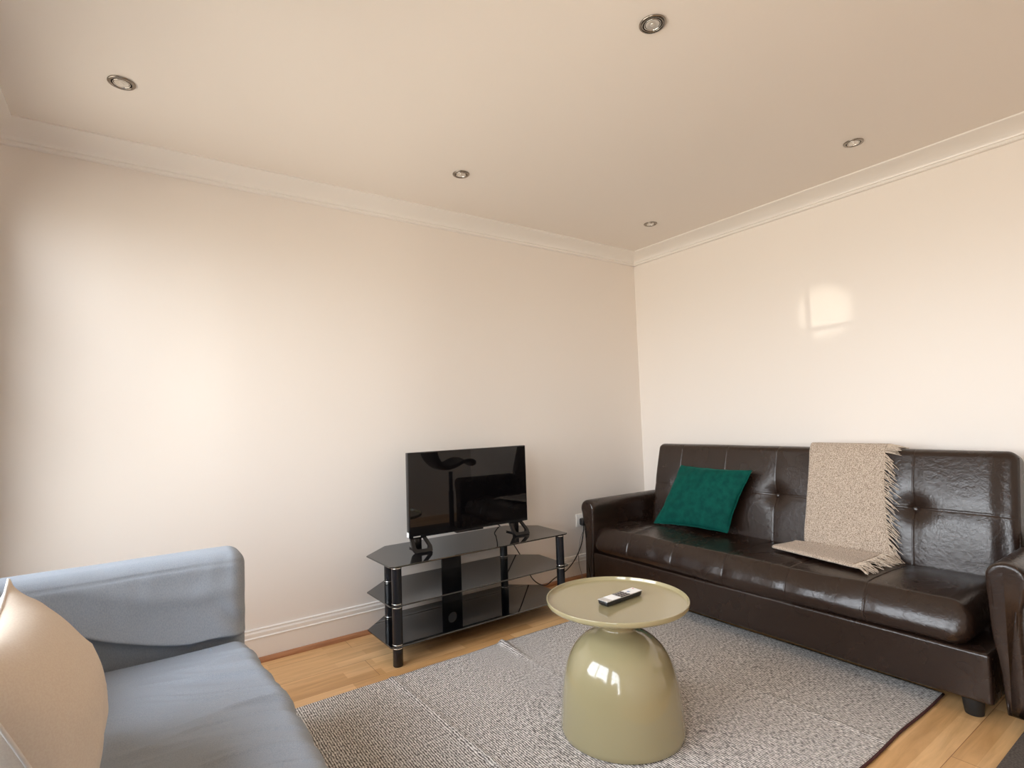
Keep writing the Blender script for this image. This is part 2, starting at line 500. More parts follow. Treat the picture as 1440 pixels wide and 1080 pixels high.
# ------------------------------------------------------------------ rug and mat
RX0, RX1, RY0, RY1 = -3.06, -.725, -2.112, -.602
def rug():
    bm = bmesh.new(); nx, ny = 260, 130; th = .008
    def z(x, y):
        h = .0015 * (1 + nz(V((x, y, 0)), 3.1))
        h += .006 * gauss(x + 2.365 + .04 * (y + 1.0) + .006 * nz(V((x, y, 3)), 3), .012)
        h += .014 * gauss(x + 1.790 - .06 * (y + .6), .017) * gauss(y + .6, .17) + .003 * gauss(x + 1.80, .012)
        h += .0035 * gauss(x + 1.255 + .006 * nz(V((x, y, 8)), 3), .011)
        h += .003 * gauss(y + 1.36 + .01 * nz(V((x, y, 5)), 2), .012)
        d = math.hypot(x + 1.867, y + 1.498)
        return h * min(1, max(0, (d - .26) / .10)) + .0005
    top = [[None] * (ny + 1) for _ in range(nx + 1)]; bot = [[None] * (ny + 1) for _ in range(nx + 1)]
    for i in range(nx + 1):
        for j in range(ny + 1):
            x = RX0 + (RX1 - RX0) * i / nx; y = RY0 + (RY1 - RY0) * j / ny
            wy = .006 * noise.noise(V((x * 4, 1.3, 2))) if j in (0, ny) else 0
            wx_ = .007 * noise.noise(V((y * 4, 7.7, 2))) if i in (0, nx) else 0
            h = z(x, y)
            top[i][j] = bm.verts.new((x + wx_, y + wy, th + h)); bot[i][j] = bm.verts.new((x + wx_, y + wy, .0008))
    for i in range(nx):
        for j in range(ny):
            bm.faces.new((top[i][j], top[i + 1][j], top[i + 1][j + 1], top[i][j + 1]))
            bm.faces.new((bot[i][j], bot[i][j + 1], bot[i + 1][j + 1], bot[i + 1][j]))
    for i in range(nx):
        for j in (0, ny):
            bm.faces.new((top[i][j], top[i + 1][j], bot[i + 1][j], bot[i][j]))
    for j in range(ny):
        for i in (0, nx):
            bm.faces.new((top[i][j], top[i][j + 1], bot[i][j + 1], bot[i][j]))
    return bm
rg = thing('rug', ((RX0 + RX1) / 2, (RY0 + RY1) / 2, 0), 'large flatwoven rug with fine grey and cream stripes under the sage side table', 'rug')
obj('pile', rug(), 'rug', rg)
bm = bmesh.new()  # thin dark maroon strip along the rug's near edge
pts = [(RX0 + (RX1 - RX0) * k / 60, RY0 - .003 + .006 * noise.noise(V(((RX0 + (RX1 - RX0) * k / 60) * 4, 1.3, 2))), .0055) for k in range(61)]
tube(bm, pts, .0045, 8)
tag(obj('edge_strip', bm, 'maroon', rg), 'dark maroon strip along the near edge')

mt = obj('floor_mat', rbox(.62, .40, .006, .005, 30, 20, 1, lambda p, n: p + V((-.62, -2.768, .0068))), 'mat')
tag(mt, 'dark taupe floor mat just showing in the bottom right corner, past the rug', 'mat')

# ------------------------------------------------------------------ brown leather sofa
SX = -.87
sofa = thing('leather_sofa', (-.45, -1.3, 0), 'long dark brown leather sofa with buttoned back and scroll arms along the right wall', 'sofa')
SEAMS = [-.60 - .3265 * k for k in range(5)]
SY0, SY1 = -2.255, -.285
BTN = [-.575, -1.24, -1.915]
def seat_top(x, y):
    z = .405
    z += .010 * math.sin(math.pi * min(1, max(0, (x + .87) / .45))) 
    z -= .016 * gauss(x + .62, .14) * gauss(y + 1.02, .22)
    z += .010 * gauss(x + .60, .12) * gauss(y + .62, .16)
    z -= .008 * gauss(y + 1.6, .35)
    z += .004 * noise.noise(V((x * 5, y * 5, 1)))
    for s in SEAMS:
        z -= .003 * gauss(y - s, .003) + .0025 * gauss(y - s, .03)
    return z
def seat():
    hx, hy, hz = .28, (SY1 - SY0) / 2, .081
    cx_, cy_, cz_ = SX + hx, (SY0 + SY1) / 2, .243 + hz
    def fn(p, n):
        w = p + V((cx_, cy_, cz_))
        y = w.y
        out = 0
        for s in SEAMS:
            out -= .0035 * gauss(y - s, .003) + .0035 * gauss(y - s, .035)
        out += .004 * noise.noise(V((y * 3.3, w.z * 4, 5))) + .0025 * noise.noise(V((y * 14, w.z * 12, 2)))
        out += .012 * gauss(y + 1.65, .5)
        if n.x < -.15:
            w.x -= (-n.x) * out
            w.x -= .006 * math.cos((w.z - .33) / .09 * math.pi / 2) * (-n.x)
            w.x += max(0, w.z - .262) * .36 * (-n.x) - .008
        up = max(0, n.z)
        if up > 0:
            w.z += up * (seat_top(w.x, y) - .405)
        if n.z < -.2:
            w.z += (-n.z) * (.006 * noise.noise(V((y * 5, 3, 1))) - .012 * gauss(y + 1.35, .3))
        # the two ends pull in at the corners
        return w
    return rbox(hx, hy, hz, .074, 20, 260, 2, fn, ne=11, marks=[s - cy_ for s in SEAMS])
obj('seat_cushion', seat(), 'leather', sofa)
# back
TH = math.atan2(.14, .53)
bdir = V((math.sin(TH), 0, math.cos(TH)))      # up the slope
bnrm = V((-math.cos(TH), 0, math.sin(TH)))     # out of the front face
BY0, BY1 = -2.288, -.352
BH = .295; BT = .068
bc = V((-.362, 0, .390)) + bdir * (BH - .03) - bnrm * BT; bc.y = (BY0 + BY1) / 2
BV = (.650 - .390) / math.cos(TH) + .03 - BH           # button height along the slope, from the centre
def bulge(v): return .036 * (1 - ((v - .13) / .44) ** 2) - .016
def back_fn(p, n):
    # local p.x = out of the front (negative = front), p.y along, p.z up the slope
    y = p.y + bc.y; v = p.z
    d = 0
    for b in BTN:
        r = math.hypot(y - b, (v - BV))
        d -= .022 * gauss(r, .062) + .012 * gauss(r, .016)
        fade = .25 + .75 * gauss(v - BV, .22)
        d -= .0028 * gauss(y - b, .0028) + .0035 * gauss(y - b, .030) * fade
    d -= .0026 * gauss(v - BV, .0032) + .0035 * gauss(v - BV, .030)
    for s in (-.915, -1.58):
        d -= .002 * gauss(y - s, .003)
    d += bulge(v)
    d += .0025 * noise.noise(V((y * 4, v * 4, 9)))
    # a ridge just inside the border piping at the near end
    e_ = max(0.0, min(1.0, (y - (BY0 + .03)) / .075))
    d -= .024 * (1 - e_ * e_ * (3 - 2 * e_)) * (1 - .25 * gauss(v - BV, .03))
    f = max(0, -n.x)
    q = p.copy(); q.x -= f * d
    if n.z > 0: q.z += n.z * .004 * noise.noise(V((y * 3, 1, 1)))
    return V((0, bc.y + q.y, 0)) + V((bc.x, 0, bc.z)) + (-q.x) * bnrm + q.z * bdir
def back_bm():
    # nrm for flat patches comes out as +z from rbox; give the front face its own
    bm = bmesh.new()
    def fn(p, n):
        if abs(p.x + BT) < 1e-6 and n == V((0, 0, 1)): n = V((-1, 0, 0))
        elif n == V((0, 0, 1)) and abs(p.z - BH) > 1e-6: n = V((0, 0, 0))
        return back_fn(p, n)
    return rbox(BT, (BY1 - BY0) / 2, BH, .042, 3, 240, 110, fn, ne=6, bm=bm, marks=[b - bc.y for b in BTN + [-.915, -1.58]])
bk = obj('backrest', back_bm(), 'leather', sofa)
for b in BTN:
    p = V((bc.x, b, bc.z)) + bdir * BV + bnrm * (BT + bulge(BV) - .0405)
    bm = bmesh.new()
    bmesh.ops.create_uvsphere(bm, u_segments=20, v_segments=12, radius=.013)
    rot = bnrm.to_track_quat('Z', 'Y').to_matrix().to_4x4()
    bmesh.ops.transform(bm, matrix=Matrix.Translation(p) @ rot @ Matrix.Diagonal((1, 1, .45, 1)), verts=bm.verts)
    obj('button', bm, 'leather', bk)
# piping down the near end of the back
bm = bmesh.new()
pts = []
for k in range(25):
    v = -BH + .03 + (2 * BH - .06) * k / 24
    pts.append(V((bc.x, BY0 + .0035, bc.z)) + bdir * v + bnrm * (BT - .034))
tube(bm, pts, .0032, 6); obj('piping', bm, 'leather', bk)
# plinth
def plinth_fn(p, n):
    w = p + V((-.535, (-2.303 - .30) / 2, .161))
    if n.x < -.3 or abs(p.x + .325) < 1e-6:
        w.x += .004 * noise.noise(V((w.y * 3, w.z * 3, 2)))
        w.x += .006 * gauss(w.y + 1.75, .3) * gauss(w.z - .16, .06)
    if p.z < -.085: w.z += .006 * noise.noise(V((w.y * 2.2, 4, 2))) + .006 * gauss(w.y + 2.3, .15)
    return w
obj('plinth', rbox(.325, (2.303 - .30) / 2, .0895, .012, 8, 120, 10, plinth_fn, ne=3), 'leather', sofa)
# scroll arms, outline in (y, z) swept along x
def arm_outline(yc, sg):
    # sg = +1: the seat lies on the +y side (near arm), -1: on the -y side
    r = .058; zc = .525; pts = []
    for k in range(21):
        a = R(0 + (205) * k / 20)
        pts.append((r * math.cos(a), zc + r * math.sin(a)))
    for z, w in ((.462, .046), (.43, .036), (.38, .032), (.30, .031), (.20, .032), (.12, .035), (.066, .037)): pts.append((-w, z))
    for z, w in ((.062, .030), (.062, -.024), (.066, -.030), (.12, -.033), (.20, -.036), (.26, -.043), (.31, -.051), (.37, -.055), (.44, -.056)): pts.append((-w, z))
    return [(yc + sg * y, z) for y, z in pts]
def arm_bm(yc, sg):
    o = arm_outline(yc, sg); bm = bmesh.new(); n = len(o)
    cen = V((yc, .40, 0))
    # inward normals of the outline
    nr = []
    for k in range(n):
        a, b = o[k - 1], o[(k + 1) % n]
        t = V((b[0] - a[0], b[1] - a[1])).normalized(); m_ = V((-t.y, t.x)) * sg
        nr.append(m_)
    st = [(-.8692, .0185), (-.8692, .0145), (-.8682, .0088), (-.8655, .0045), (-.862, .0025), (-.854, 0)] + [(-.854 + .69 * k / 22, 0) for k in range(1, 22)] + [(-.156, .002), (-.150, .010)]
    rings = []
    for x, d in st:
        ring = []
        for (y, z), m_ in zip(o, nr):
            f = .0014 * noise.noise(V((x * 6, y * 5, z * 6)))
            g_ = .0004 * noise.noise(V((y * 9, z * 8, 2)))
            ring.append(bm.verts.new((x + (g_ if x < -.85 else 0), y + m_.x * (d + f), z + m_.y * (d + f))))
        rings.append(ring)
    for A, C in zip(rings, rings[1:]):
        for i in range(n):
            j = (i + 1) % n
            bm.faces.new((A[i], A[j], C[j], C[i]))
    f1 = bm.faces.new(rings[0][::-1]); f2 = bm.faces.new(rings[-1])
    bmesh.ops.triangulate(bm, faces=[f1, f2], ngon_method='EAR_CLIP')
    return bm
obj('arm', arm_bm(-.264, -1), 'leather', sofa)
obj('arm', arm_bm(-2.367, 1), 'leather', sofa)
for fx in (-.79, -.27):
    for fy in (-.37, -2.226):
        obj('foot', L([(.026, 0), (.028, .002), (.036, .068), (.036, .074)], (fx, fy, 0), 24), 'rubber', sofa, angle=40)
bm = B(-.60, -.13, -2.24, -.31, .245, .33)
obj('seat_deck', bm, 'leather', sofa, smooth=False)

# ------------------------------------------------------------------ cushions
def pillow_bm(TL, TR, BR, BL, thick, n=46, pinch=.06, seed=0, wr=.006, sag=0, wob=0, creases=0, ridge=0, bexp=.42):
    TL, TR, BR, BL = map(V, (TL, TR, BR, BL))
    nrm = ((TR - TL) + (BR - BL)).cross((BL - TL) + (BR - TR)).normalized()
    size = ((TR - TL).length + (BL - TL).length) / 2
    bm = bmesh.new(); F = {}; seam = []
    cen = (TL + TR + BR + BL) / 4
    def base(u, v):
        p = TL.lerp(TR, u).lerp(BL.lerp(BR, u), v)
        U, W = 2 * u - 1, 2 * v - 1
        k = pinch * ((1 - U * U) * abs(W) ** 3 + (1 - W * W) * abs(U) ** 3)
        q_ = p + (cen - p) * k
        if wob: q_ += V((0, noise.noise(V((u * 5, v * 5, seed))), .7 * noise.noise(V((u * 6, v * 6, seed + 4))))) * wob * max(abs(U), abs(W)) ** 4
        return q_
    for side in (1, -1):
        for i in range(n + 1):
            for j in range(n + 1):
                edge = i in (0, n) or j in (0, n)
                if edge and side == -1:
                    F[(side, i, j)] = F[(1, i, j)]; continue
                # denser towards the rim
                u = .5 - .5 * math.cos(math.pi * i / n); v = .5 - .5 * math.cos(math.pi * j / n)
                p = base(u, v); U, W = 2 * u - 1, 2 * v - 1
                b = ((1 - U * U) * (1 - W * W)) ** bexp
                b *= 1 + sag * W
                q = p + nrm * side * thick * .5 * b
                w = wr * (nz(q, 7, seed + side) + .6 * nz(q, 15, seed)) 
                if creases: w += creases * (max(0, 1 - abs(nz(V((q.x * .6, q.y * 1.3, q.z)), 6.5, seed + 2)) * 3.2) ** 3 - .5 * max(0, 1 - abs(nz(q, 11, seed + 7)) * 3.5) ** 3) * (1 - max(abs(U), abs(W)) ** 4)
                # gathers running in from the rim
                rim = max(abs(U), abs(W))
                if ridge and (nrm * side).x > 0:
                    w += ridge * math.exp(-math.sqrt((W + .10 + .20 * U) ** 2 + .0016) / .42) * (1 - U * U) ** .7 * (1 - W * W)
                w += (.25 if ridge else .8) * wr * math.sin(14 * (U if abs(W) > abs(U) else W) + seed) * max(0, rim - .55) * (1 - rim) * 6
                F[(side, i, j)] = bm.verts.new(q + nrm * side * w * (0 if edge else 1))
        for i in range(n):
            for j in range(n):
                bm.faces.new((F[(side, i, j)], F[(side, i + 1, j)], F[(side, i + 1, j + 1)], F[(side, i, j + 1)]))
    order = [(i, 0) for i in range(n)] + [(n, j) for j in range(n)] + [(i, n) for i in range(n, 0, -1)] + [(0, j) for j in range(n, 0, -1)]
    seam = [F[(1, i, j)].co.copy() for i, j in order]
    return bm, seam

gc = thing('cushion', (-.45, -.82, .43), 'dark green velvet square cushion propped in the left corner of the brown leather sofa', 'cushion')
bm, seam = pillow_bm((-.338, -.628, .789), (-.338, -1.128, .784), (-.452, -1.018, .424), (-.535, -.545, .428), .115, seed=3, pinch=.055, wr=.006, wob=.007)
obj('cover', bm, 'velvet', gc)
obj('piping', tube(bmesh.new(), seam, .0042, 6, closed=True), 'velvet', gc)

# ------------------------------------------------------------------ throw over the back
from mathutils.bvhtree import BVHTree
trees = []
for o_ in list(sofa.children):
    if o_.name.split('.')[0] in ('backrest', 'seat_cushion'):
        trees.append(BVHTree.FromPolygons([v.co + sofa.location for v in o_.data.vertices], [tuple(p.vertices) for p in o_.data.polygons]))
def clear_of_sofa(p, gap=.0045):
    for t in trees:
        co_, no_, _, dist = t.find_nearest(p)
        if co_ is not None and (p - co_).dot(no_) < gap and dist < .08:
            p = co_ + no_ * gap
    return p
def throw():
    rows = []      # left point, right point
    front = lambda v, o: V((bc.x, 0, bc.z)) + bdir * v + bnrm * (BT + o + (bulge(v) if v < .29 else .012))
    rear = lambda v, o: V((bc.x, 0, bc.z)) + bdir * v - bnrm * (BT + o)
    def add(p, l, r): rows.append((V((p.x, l, p.z)), V((p.x, r, p.z))))
    for v in (.02, .10, .18, .24): add(rear(v, .012), -1.43, -1.80)
    add(rear(.277, .010), -1.427, -1.80)
    add(rear(.303, -.012), -1.425, -1.802)
    add(rear(.316, -.05), -1.424, -1.803)
    add(front(.316, -.04), -1.424, -1.803)
    add(front(.303, -.006), -1.426, -1.801)
    for v in (.26, .21, .15, .08, .02, -.05, -.12, -.18, -.22):
        t = (.26 - v) / .48
        add(front(v, .009 + .003 * math.sin(v * 19)), -1.428 - .006 * math.sin(t * 5), -1.797 - .030 * t * t)
    add(front(-.245, .016), -1.428, -1.822)
    add(front(-.258, .024), -1.425, -1.824)
    for xl, xr, z in ((-.425, -.425, .4365), (-.46, -.47, .434), (-.52, -.55, .434), (-.57, -.64, .435), (-.600, -.685, .433), (-.607, -.695, .4285), (-.600, -.688, .4232), (-.57, -.65, .4222), (-.52, -.56, .4216), (-.46, -.48, .4225), (-.42, -.43, .4260)):
        t = (-.40 - xl) / .2
        rows.append((V((xl, -1.422 + .040 * t, z)), V((xr, -1.818 + .012 * t, z))))
    n = 40
    L_ = smooth_path([a for a, b in rows], 5); R_ = smooth_path([b for a, b in rows], 5)
    bm = bmesh.new(); G = []
    for i, (a, b) in enumerate(zip(L_, R_)):
        row = []
        for k in range(n + 1):
            t = k / n
            p = a.lerp(b, t)
            f = i / (len(L_) - 1)
            o = .0035 * noise.noise(V((p.y * 9, f * 12, 3)))
            if f < .66: p = p + bnrm * max(-.001, o * 1.2)
            else:
                p.z += .0016 * (1 + noise.noise(V((p.y * 16, p.x * 10, 3)))) if f < .80 else 0
                p.x += .010 * noise.noise(V((p.y * 10, 2, 7)))
            row.append(bm.verts.new(clear_of_sofa(p, .0058)))
        G.append(row)
    for A, C in zip(G, G[1:]):
        for k in range(n):
            bm.faces.new((A[k], A[k + 1], C[k + 1], C[k]))
    return bm, L_, R_
th = thing('throw_blanket', (-.45, -1.61, .43), 'oatmeal beige woollen throw with fringed edge draped over the brown sofa back', 'blanket')
bm, TL_, TR_ = throw()
o = obj('cloth', bm, 'throw', th)
sm = o.modifiers.new('thickness', 'SOLIDIFY'); sm.thickness = .0042; sm.offset = 0
bm = bmesh.new()
m = len(TR_)
rr = random.Random(5)
for i in range(16, m - 1):
    f = i / (m - 1)
    for q in range(2):
        p = TR_[i].lerp(TR_[i + 1], q / 2 + rr.uniform(-.08, .08))
        ln = rr.uniform(.045, .082)
        if f < .66:
            droop = rr.uniform(.45, 1.0)
            d = V((0, -1, 0)) * math.cos(droop) - bdir * math.sin(droop)
            if f < .30: d = V((rr.uniform(-.2, .1), -1, -.25))
            d = (d + bnrm * rr.uniform(-.05, .22)).normalized()
            ctrl = p + d * ln * .5 + bnrm * .004
            end = p + d * ln - bdir * rr.uniform(0, .012) * (0 if f < .3 else 1)
        else:
            if rr.random() < .25: continue
            ln *= 1.15
            d = V((rr.uniform(-.75, .35), -1, 0)).normalized()
            ctrl = p + d * ln * .5 + V((0, 0, rr.uniform(.001, .006))); end = p + d * ln; end.z = max(.4175, seat_top(end.x, end.y) + .004)
            ctrl.z = max(ctrl.z, .4235)
        tube(bm, [clear_of_sofa(q_) for q_ in smooth_path([p + V((0, .004, 0)), ctrl, end], 4)], .0022, 5, taper=lambda t: 1 - .45 * t)
obj('fringe', bm, 'fringe', th)

# ------------------------------------------------------------------ glass TV stand
SZ = (.462, .281, .095)         # tops of the three shelves
GT = .007
st = thing('tv_stand', (-1.79, -.28, 0), 'three-tier television stand of smoked black glass on round black posts', 'tv stand')
def shelf_poly(dx=0):
    pts = [(-2.322, -.512), (-1.262, -.512), (-1.244, -.497), (-1.232, -.205), (-1.385, -.062), (-2.19, -.062), (-2.346, -.210), (-2.340, -.497)]
    return pts
for z in SZ:
    bm = prism(bmesh.new(), shelf_poly(), 'z', z - GT, z)
    es = [e for e in bm.edges if abs(e.verts[0].co.z - e.verts[1].co.z) < 1e-6]
    bmesh.ops.bevel(bm, geom=es, offset=.0015, segments=1, affect='EDGES')
    obj('glass_shelf', bm, 'glass', st, smooth=False)
def post(x, y, top=True):
    r = .0235
    prof = [(r - .002, 0), (r, .003)]
    prof += [(r, SZ[2] - GT - .001), (r - .003, SZ[2] - GT), (r - .003, SZ[2] + .001), (r, SZ[2] + .002)]
    prof += [(r, SZ[1] - GT - .001), (r - .003, SZ[1] - GT), (r - .003, SZ[1] + .001), (r, SZ[1] + .002)]
    prof += [(r, SZ[0] - GT - .002), (r - .002, SZ[0] - GT - .0008)]
    p = obj('post', L(prof, (x, y, 0), 32), 'black_metal', st, angle=40)
    for z in SZ:
        for dz in ((-GT - .006,) if z == SZ[0] else (-GT - .0065, .0025)):
            q = obj('collar', L([(r + .0004, 0), (r + .0014, .001), (r + .0014, .003), (r + .0004, .004)], (x, y, z + dz), 32, cap_lo=False, cap_hi=False), 'chrome', p)
for x, y in ((-2.302, -.490), (-1.296, -.490), (-2.188, -.110), (-1.428, -.100)): post(x, y)
# cable panel with a round hole, standing at the back
def panel():
    bm = bmesh.new(); hw = .062; xc = -1.805; z0, z1 = .03, SZ[0] - GT - .001; hz = .186; r = .031
    n = 48
    def sq(a):
        c, s = math.cos(a), math.sin(a)
        k = min((hw / abs(c)) if abs(c) > 1e-6 else 9, (.07 / abs(s)) if abs(s) > 1e-6 else 9)
        return (xc + k * c, hz + k * s)
    for y in (-.118, -.106):
        A = [bm.verts.new((xc + r * math.cos(2 * math.pi * k / n), y, hz + r * math.sin(2 * math.pi * k / n))) for k in range(n)]
        Bv = [bm.verts.new((sq(2 * math.pi * k / n)[0], y, sq(2 * math.pi * k / n)[1])) for k in range(n)]
        for k in range(n):
            j = (k + 1) % n
            bm.faces.new((A[k], A[j], Bv[j], Bv[k]))
        if y == -.118: A0 = A
        else:
            for k in range(n):
                j = (k + 1) % n
                bm.faces.new((A0[k], A0[j], A[j], A[k]))
    for a, b in ((z0, hz - .07), (hz + .07, z1)):
        box(bm, xc - hw, xc + hw, -.118, -.106, a, b)
    box(bm, xc - hw - .001, xc - hw + .001, -.118, -.106, hz - .07, hz + .07); box(bm, xc + hw - .001, xc + hw + .001, -.118, -.106, hz - .07, hz + .07)
    return bm
obj('cable_panel', panel(), 'black_metal', st, smooth=False)

# ------------------------------------------------------------------ television
TVY = -.310
tv = thing('television', (-1.82, TVY, SZ[0]), 'black flat-screen television standing switched off on the smoked glass stand', 'television')
TX0, TX1, TZ0, TZ1 = -2.148, -1.396, .531, .976
bm = B(TX0, TX1, TVY, TVY + .035, TZ0, TZ1, bevel=.004)
body = obj('casing', bm, 'gloss_black', tv, angle=40)
bm = B(TX0 + .10, TX1 - .10, TVY + .035, TVY + .075, TZ0 + .03, TZ0 + .28, bevel=.012)
obj('rear_housing', bm, 'black_plastic', body, angle=40)
bm = B(TX0 + .006, TX1 - .006, TVY - .0012, TVY + .003, TZ0 + .015, TZ1 - .006)
obj('screen', bm, 'screen', tv, smooth=False)
bm = B(TX0 + .275, TX0 + .445, TVY - .002, TVY + .03, TZ0 - .008, TZ0 + .004, bevel=.002)
obj('sensor_bar', bm, 'gloss_black', body, angle=40)
bm = B(TX0 + .022, TX0 + .062, TVY - .0020, TVY - .0010, TZ0 + .003, TZ0 + .009)
tag(obj('sticker', bm, 'silver', body, smooth=False), 'small silver sticker')
bm = B(TX0 - .0012, TX0 + .0015, TVY + .006, TVY + .03, TZ0 + .004, TZ0 + .030)
tag(obj('side_tape', bm, 'white_plastic', body, smooth=False), 'white corner tape')
def tv_foot(xc):
    # chunky sloping loop under the front edge, with a flat sole
    bm = bmesh.new(); zt = TZ0 + .006; zb = SZ[0] + .009
    yt, yb = TVY + .012, TVY - .048
    oc = [(-.046, zt), (.040, zt), (.058, zb + .016), (.052, zb - .0075), (-.046, zb - .0075), (-.054, zb + .006)]
    ic = [(-.028, zt - .012), (.024, zt - .012), (.038, zb + .016), (.034, zb + .008), (-.026, zb + .008), (-.033, zb + .016)]
    def P(p, back):
        t = (zt - p[1]) / (zt - zb)
        return V((xc + p[0], yt + (yb - yt) * t + (.022 if back else 0), p[1]))
    Vf = [[bm.verts.new(P(p, b)) for p in c_] for b in (0, 1) for c_ in (oc, ic)]
    n = 6
    for k in range(n):
        j = (k + 1) % n
        bm.faces.new((Vf[0][k], Vf[0][j], Vf[1][j], Vf[1][k])); bm.faces.new((Vf[2][k], Vf[3][k], Vf[3][j], Vf[2][j]))
        bm.faces.new((Vf[0][k], Vf[2][k], Vf[2][j], Vf[0][j])); bm.faces.new((Vf[1][k], Vf[1][j], Vf[3][j], Vf[3][k]))
    bmesh.ops.bevel(bm, geom=list(bm.edges), offset=.0022, segments=2, affect='EDGES')
    box(bm, xc - .018, xc + .018, TVY + .02, TVY + .10, SZ[0] + .0008, SZ[0] + .008, bevel=.002)
    box(bm, xc - .018, xc + .018, TVY + .012, TVY + .028, SZ[0] + .001, TZ0 + .01, bevel=.002)
    return bm
obj('foot', tv_foot(-2.092), 'gloss_black', tv, angle=35)
obj('foot', tv_foot(-1.472), 'gloss_black', tv, angle=35)
tv.rotation_euler.z = R(-1.6)

# ------------------------------------------------------------------ socket, plug, cords
so = thing('wall_socket', (-.662, -.004, .397), 'white double wall socket beside the left arm of the leather sofa', 'socket')
bm = B(-.735, -.589, -.0095, -.0004, .353, .441, bevel=.003)
obj('plate', bm, 'white_plastic', so, angle=40)
bm = bmesh.new()
for xx in (-.675, -.652): box(bm, xx - .005, xx + .005, -.0125, -.0085, .424, .434, bevel=.001)
obj('switch', bm, 'white_plastic', so, angle=40)
cord = thing('power_cord', (-.698, -.03, .385), 'black television power cord plugged into the white wall socket', 'cord')
def plug_fn(p, n): return p + V((-.692, -.032, .388))
obj('plug', rbox(.024, .021, .026, .012, 2, 2, 2, plug_fn), 'black_plastic', cord)
c1 = [(-.692, -.032, .362), (-.700, -.036, .32), (-.735, -.048, .235), (-.80, -.052, .15), (-.87, -.040, .085), (-.98, -.040, .050), (-1.07, -.044, .022), (-1.16, -.040, .075), (-1.22, -.038, .18), (-1.27, -.038, .27), (-1.33, -.036, .36), (-1.40, -.046, .445), (-1.46, -.055, .495), (-1.50, -.13, .505), (-1.535, -.195, .535), (-1.55, -.212, .575)]
obj('cable', tube(bmesh.new(), smooth_path(c1, 8), .0036, 8), 'black_plastic', cord)
c2 = [(-.664, -.012, .357), (-.668, -.020, .335), (-.70, -.012, .29), (-.725, -.016, .22), (-.741, -.0225, .165), (-.743, -.026, .10), (-.744, -.050, .035), (-.746, -.055, .006), (-.755, -.060, .004)]
o = thing('charging_lead', (-.664, -.012, .357), 'thin grey second lead hanging beside the black plug by the sofa arm', 'cord')
obj('lead', tube(bmesh.new(), smooth_path(c2, 6), .0019, 6), 'remote_grey', o)

# ------------------------------------------------------------------ sage side table
TC = (-1.867, -1.498, .0092)
tb = thing('side_table', TC, 'glossy sage green side table with round tray top on a bell-shaped base', 'side table')
bell = [(.200, 0), (.219, .0005), (.2225, .004)]
for k in range(1, 40):
    z = .348 * (1 - (1 - k / 39) ** 2.2)
    r = .2225 * (1 - (z / .350) ** 4) ** .36 - .075 * z
    if r < .068: break
    bell.append((r, z))
bell += [(.0625, .3478), (.0590, .3505), (.0580, .356), (.0580, .41), (.0600, .428), (.0660, .438), (.0760, .4405)]
sp = [V((a, 0, b)) for a, b in bell]
obj('base', L([(p.x, p.z) for p in sp], TC, 128), 'sage', tb, angle=60)
top = [(.02, .4395), (.240, .4395), (.2520, .4410), (.2570, .4450), (.2585, .4500), (.2585, .4590), (.2578, .4604), (.2562, .4610), (.2546, .4606), (.2538, .4592), (.2528, .4500), (.2508, .4478), (.2470, .4470), (.02, .4470)]
obj('tray_top', L(top, TC, 128), 'sage', tb, angle=60)
ZT = TC[2] + .4472

# remote control
rm = thing('remote_control', (-1.848, -1.500, ZT), 'silver and black remote control lying on the sage table top', 'remote control')
ra = R(3.0); rc = V((-1.852, -1.503, ZT))
RL, RW = .098, .0245
def on_remote(bm):
    bmesh.ops.rotate(bm, verts=bm.verts, cent=(0, 0, 0), matrix=Matrix.Rotation(ra, 3, 'Z'))
    bmesh.ops.translate(bm, verts=bm.verts, vec=rc); return bm
def remote_body(p, n):
    k = (p.z + .009) / .018
    s = .90 + .10 * k
    return V((p.x * (.97 + .03 * k), p.y * s, p.z + .0098))
rb = obj('body', on_remote(rbox(RL, RW, .009, .007, 6, 3, 2, remote_body)), 'black_plastic', rm)
zt = .0188
fp = obj('faceplate', on_remote(rbox(RL - .001, RW - .0005, .0012, .001, 4, 3, 1, lambda p, n: p + V((0, 0, zt)))), 'silver', rm)
obj('glare_panel', on_remote(B(-.066, -.022, -RW + .002, RW - .002, zt + .0008, zt + .0017, bevel=.0004)), 'glare_white', fp, smooth=False)  # white patch painting the glare on the silver faceplate
obj('button_pad', on_remote(B(-.022, .030, -RW + .0015, RW - .0015, zt + .0008, zt + .0019, bevel=.0004)), 'remote_black', fp, smooth=False)
obj('glare_panel', on_remote(B(.030, .095, -RW + .002, RW - .002, zt + .0008, zt + .0017, bevel=.0004)), 'glare_white', fp, smooth=False)  # same painted glare on the far half
bm = bmesh.new()
for i in range(4):
    for j in range(3):
        x = -.014 + i * .0125; y = -.014 + j * .014
        box(bm, x - .0038, x + .0038, y - .0032, y + .0032, zt + .0018, zt + .0030, bevel=.0006)
obj('buttons', on_remote(bm), 'remote_grey', fp, smooth=False)
obj('print_mark', on_remote(B(.040, .052, -.005, .006, zt + .0016, zt + .0020)), 'blue_mark', fp, smooth=False)
obj('power_button', on_remote(B(.084, .090, .010, .016, zt + .0016, zt + .0026, bevel=.0005)), 'red_mark', fp, smooth=False)

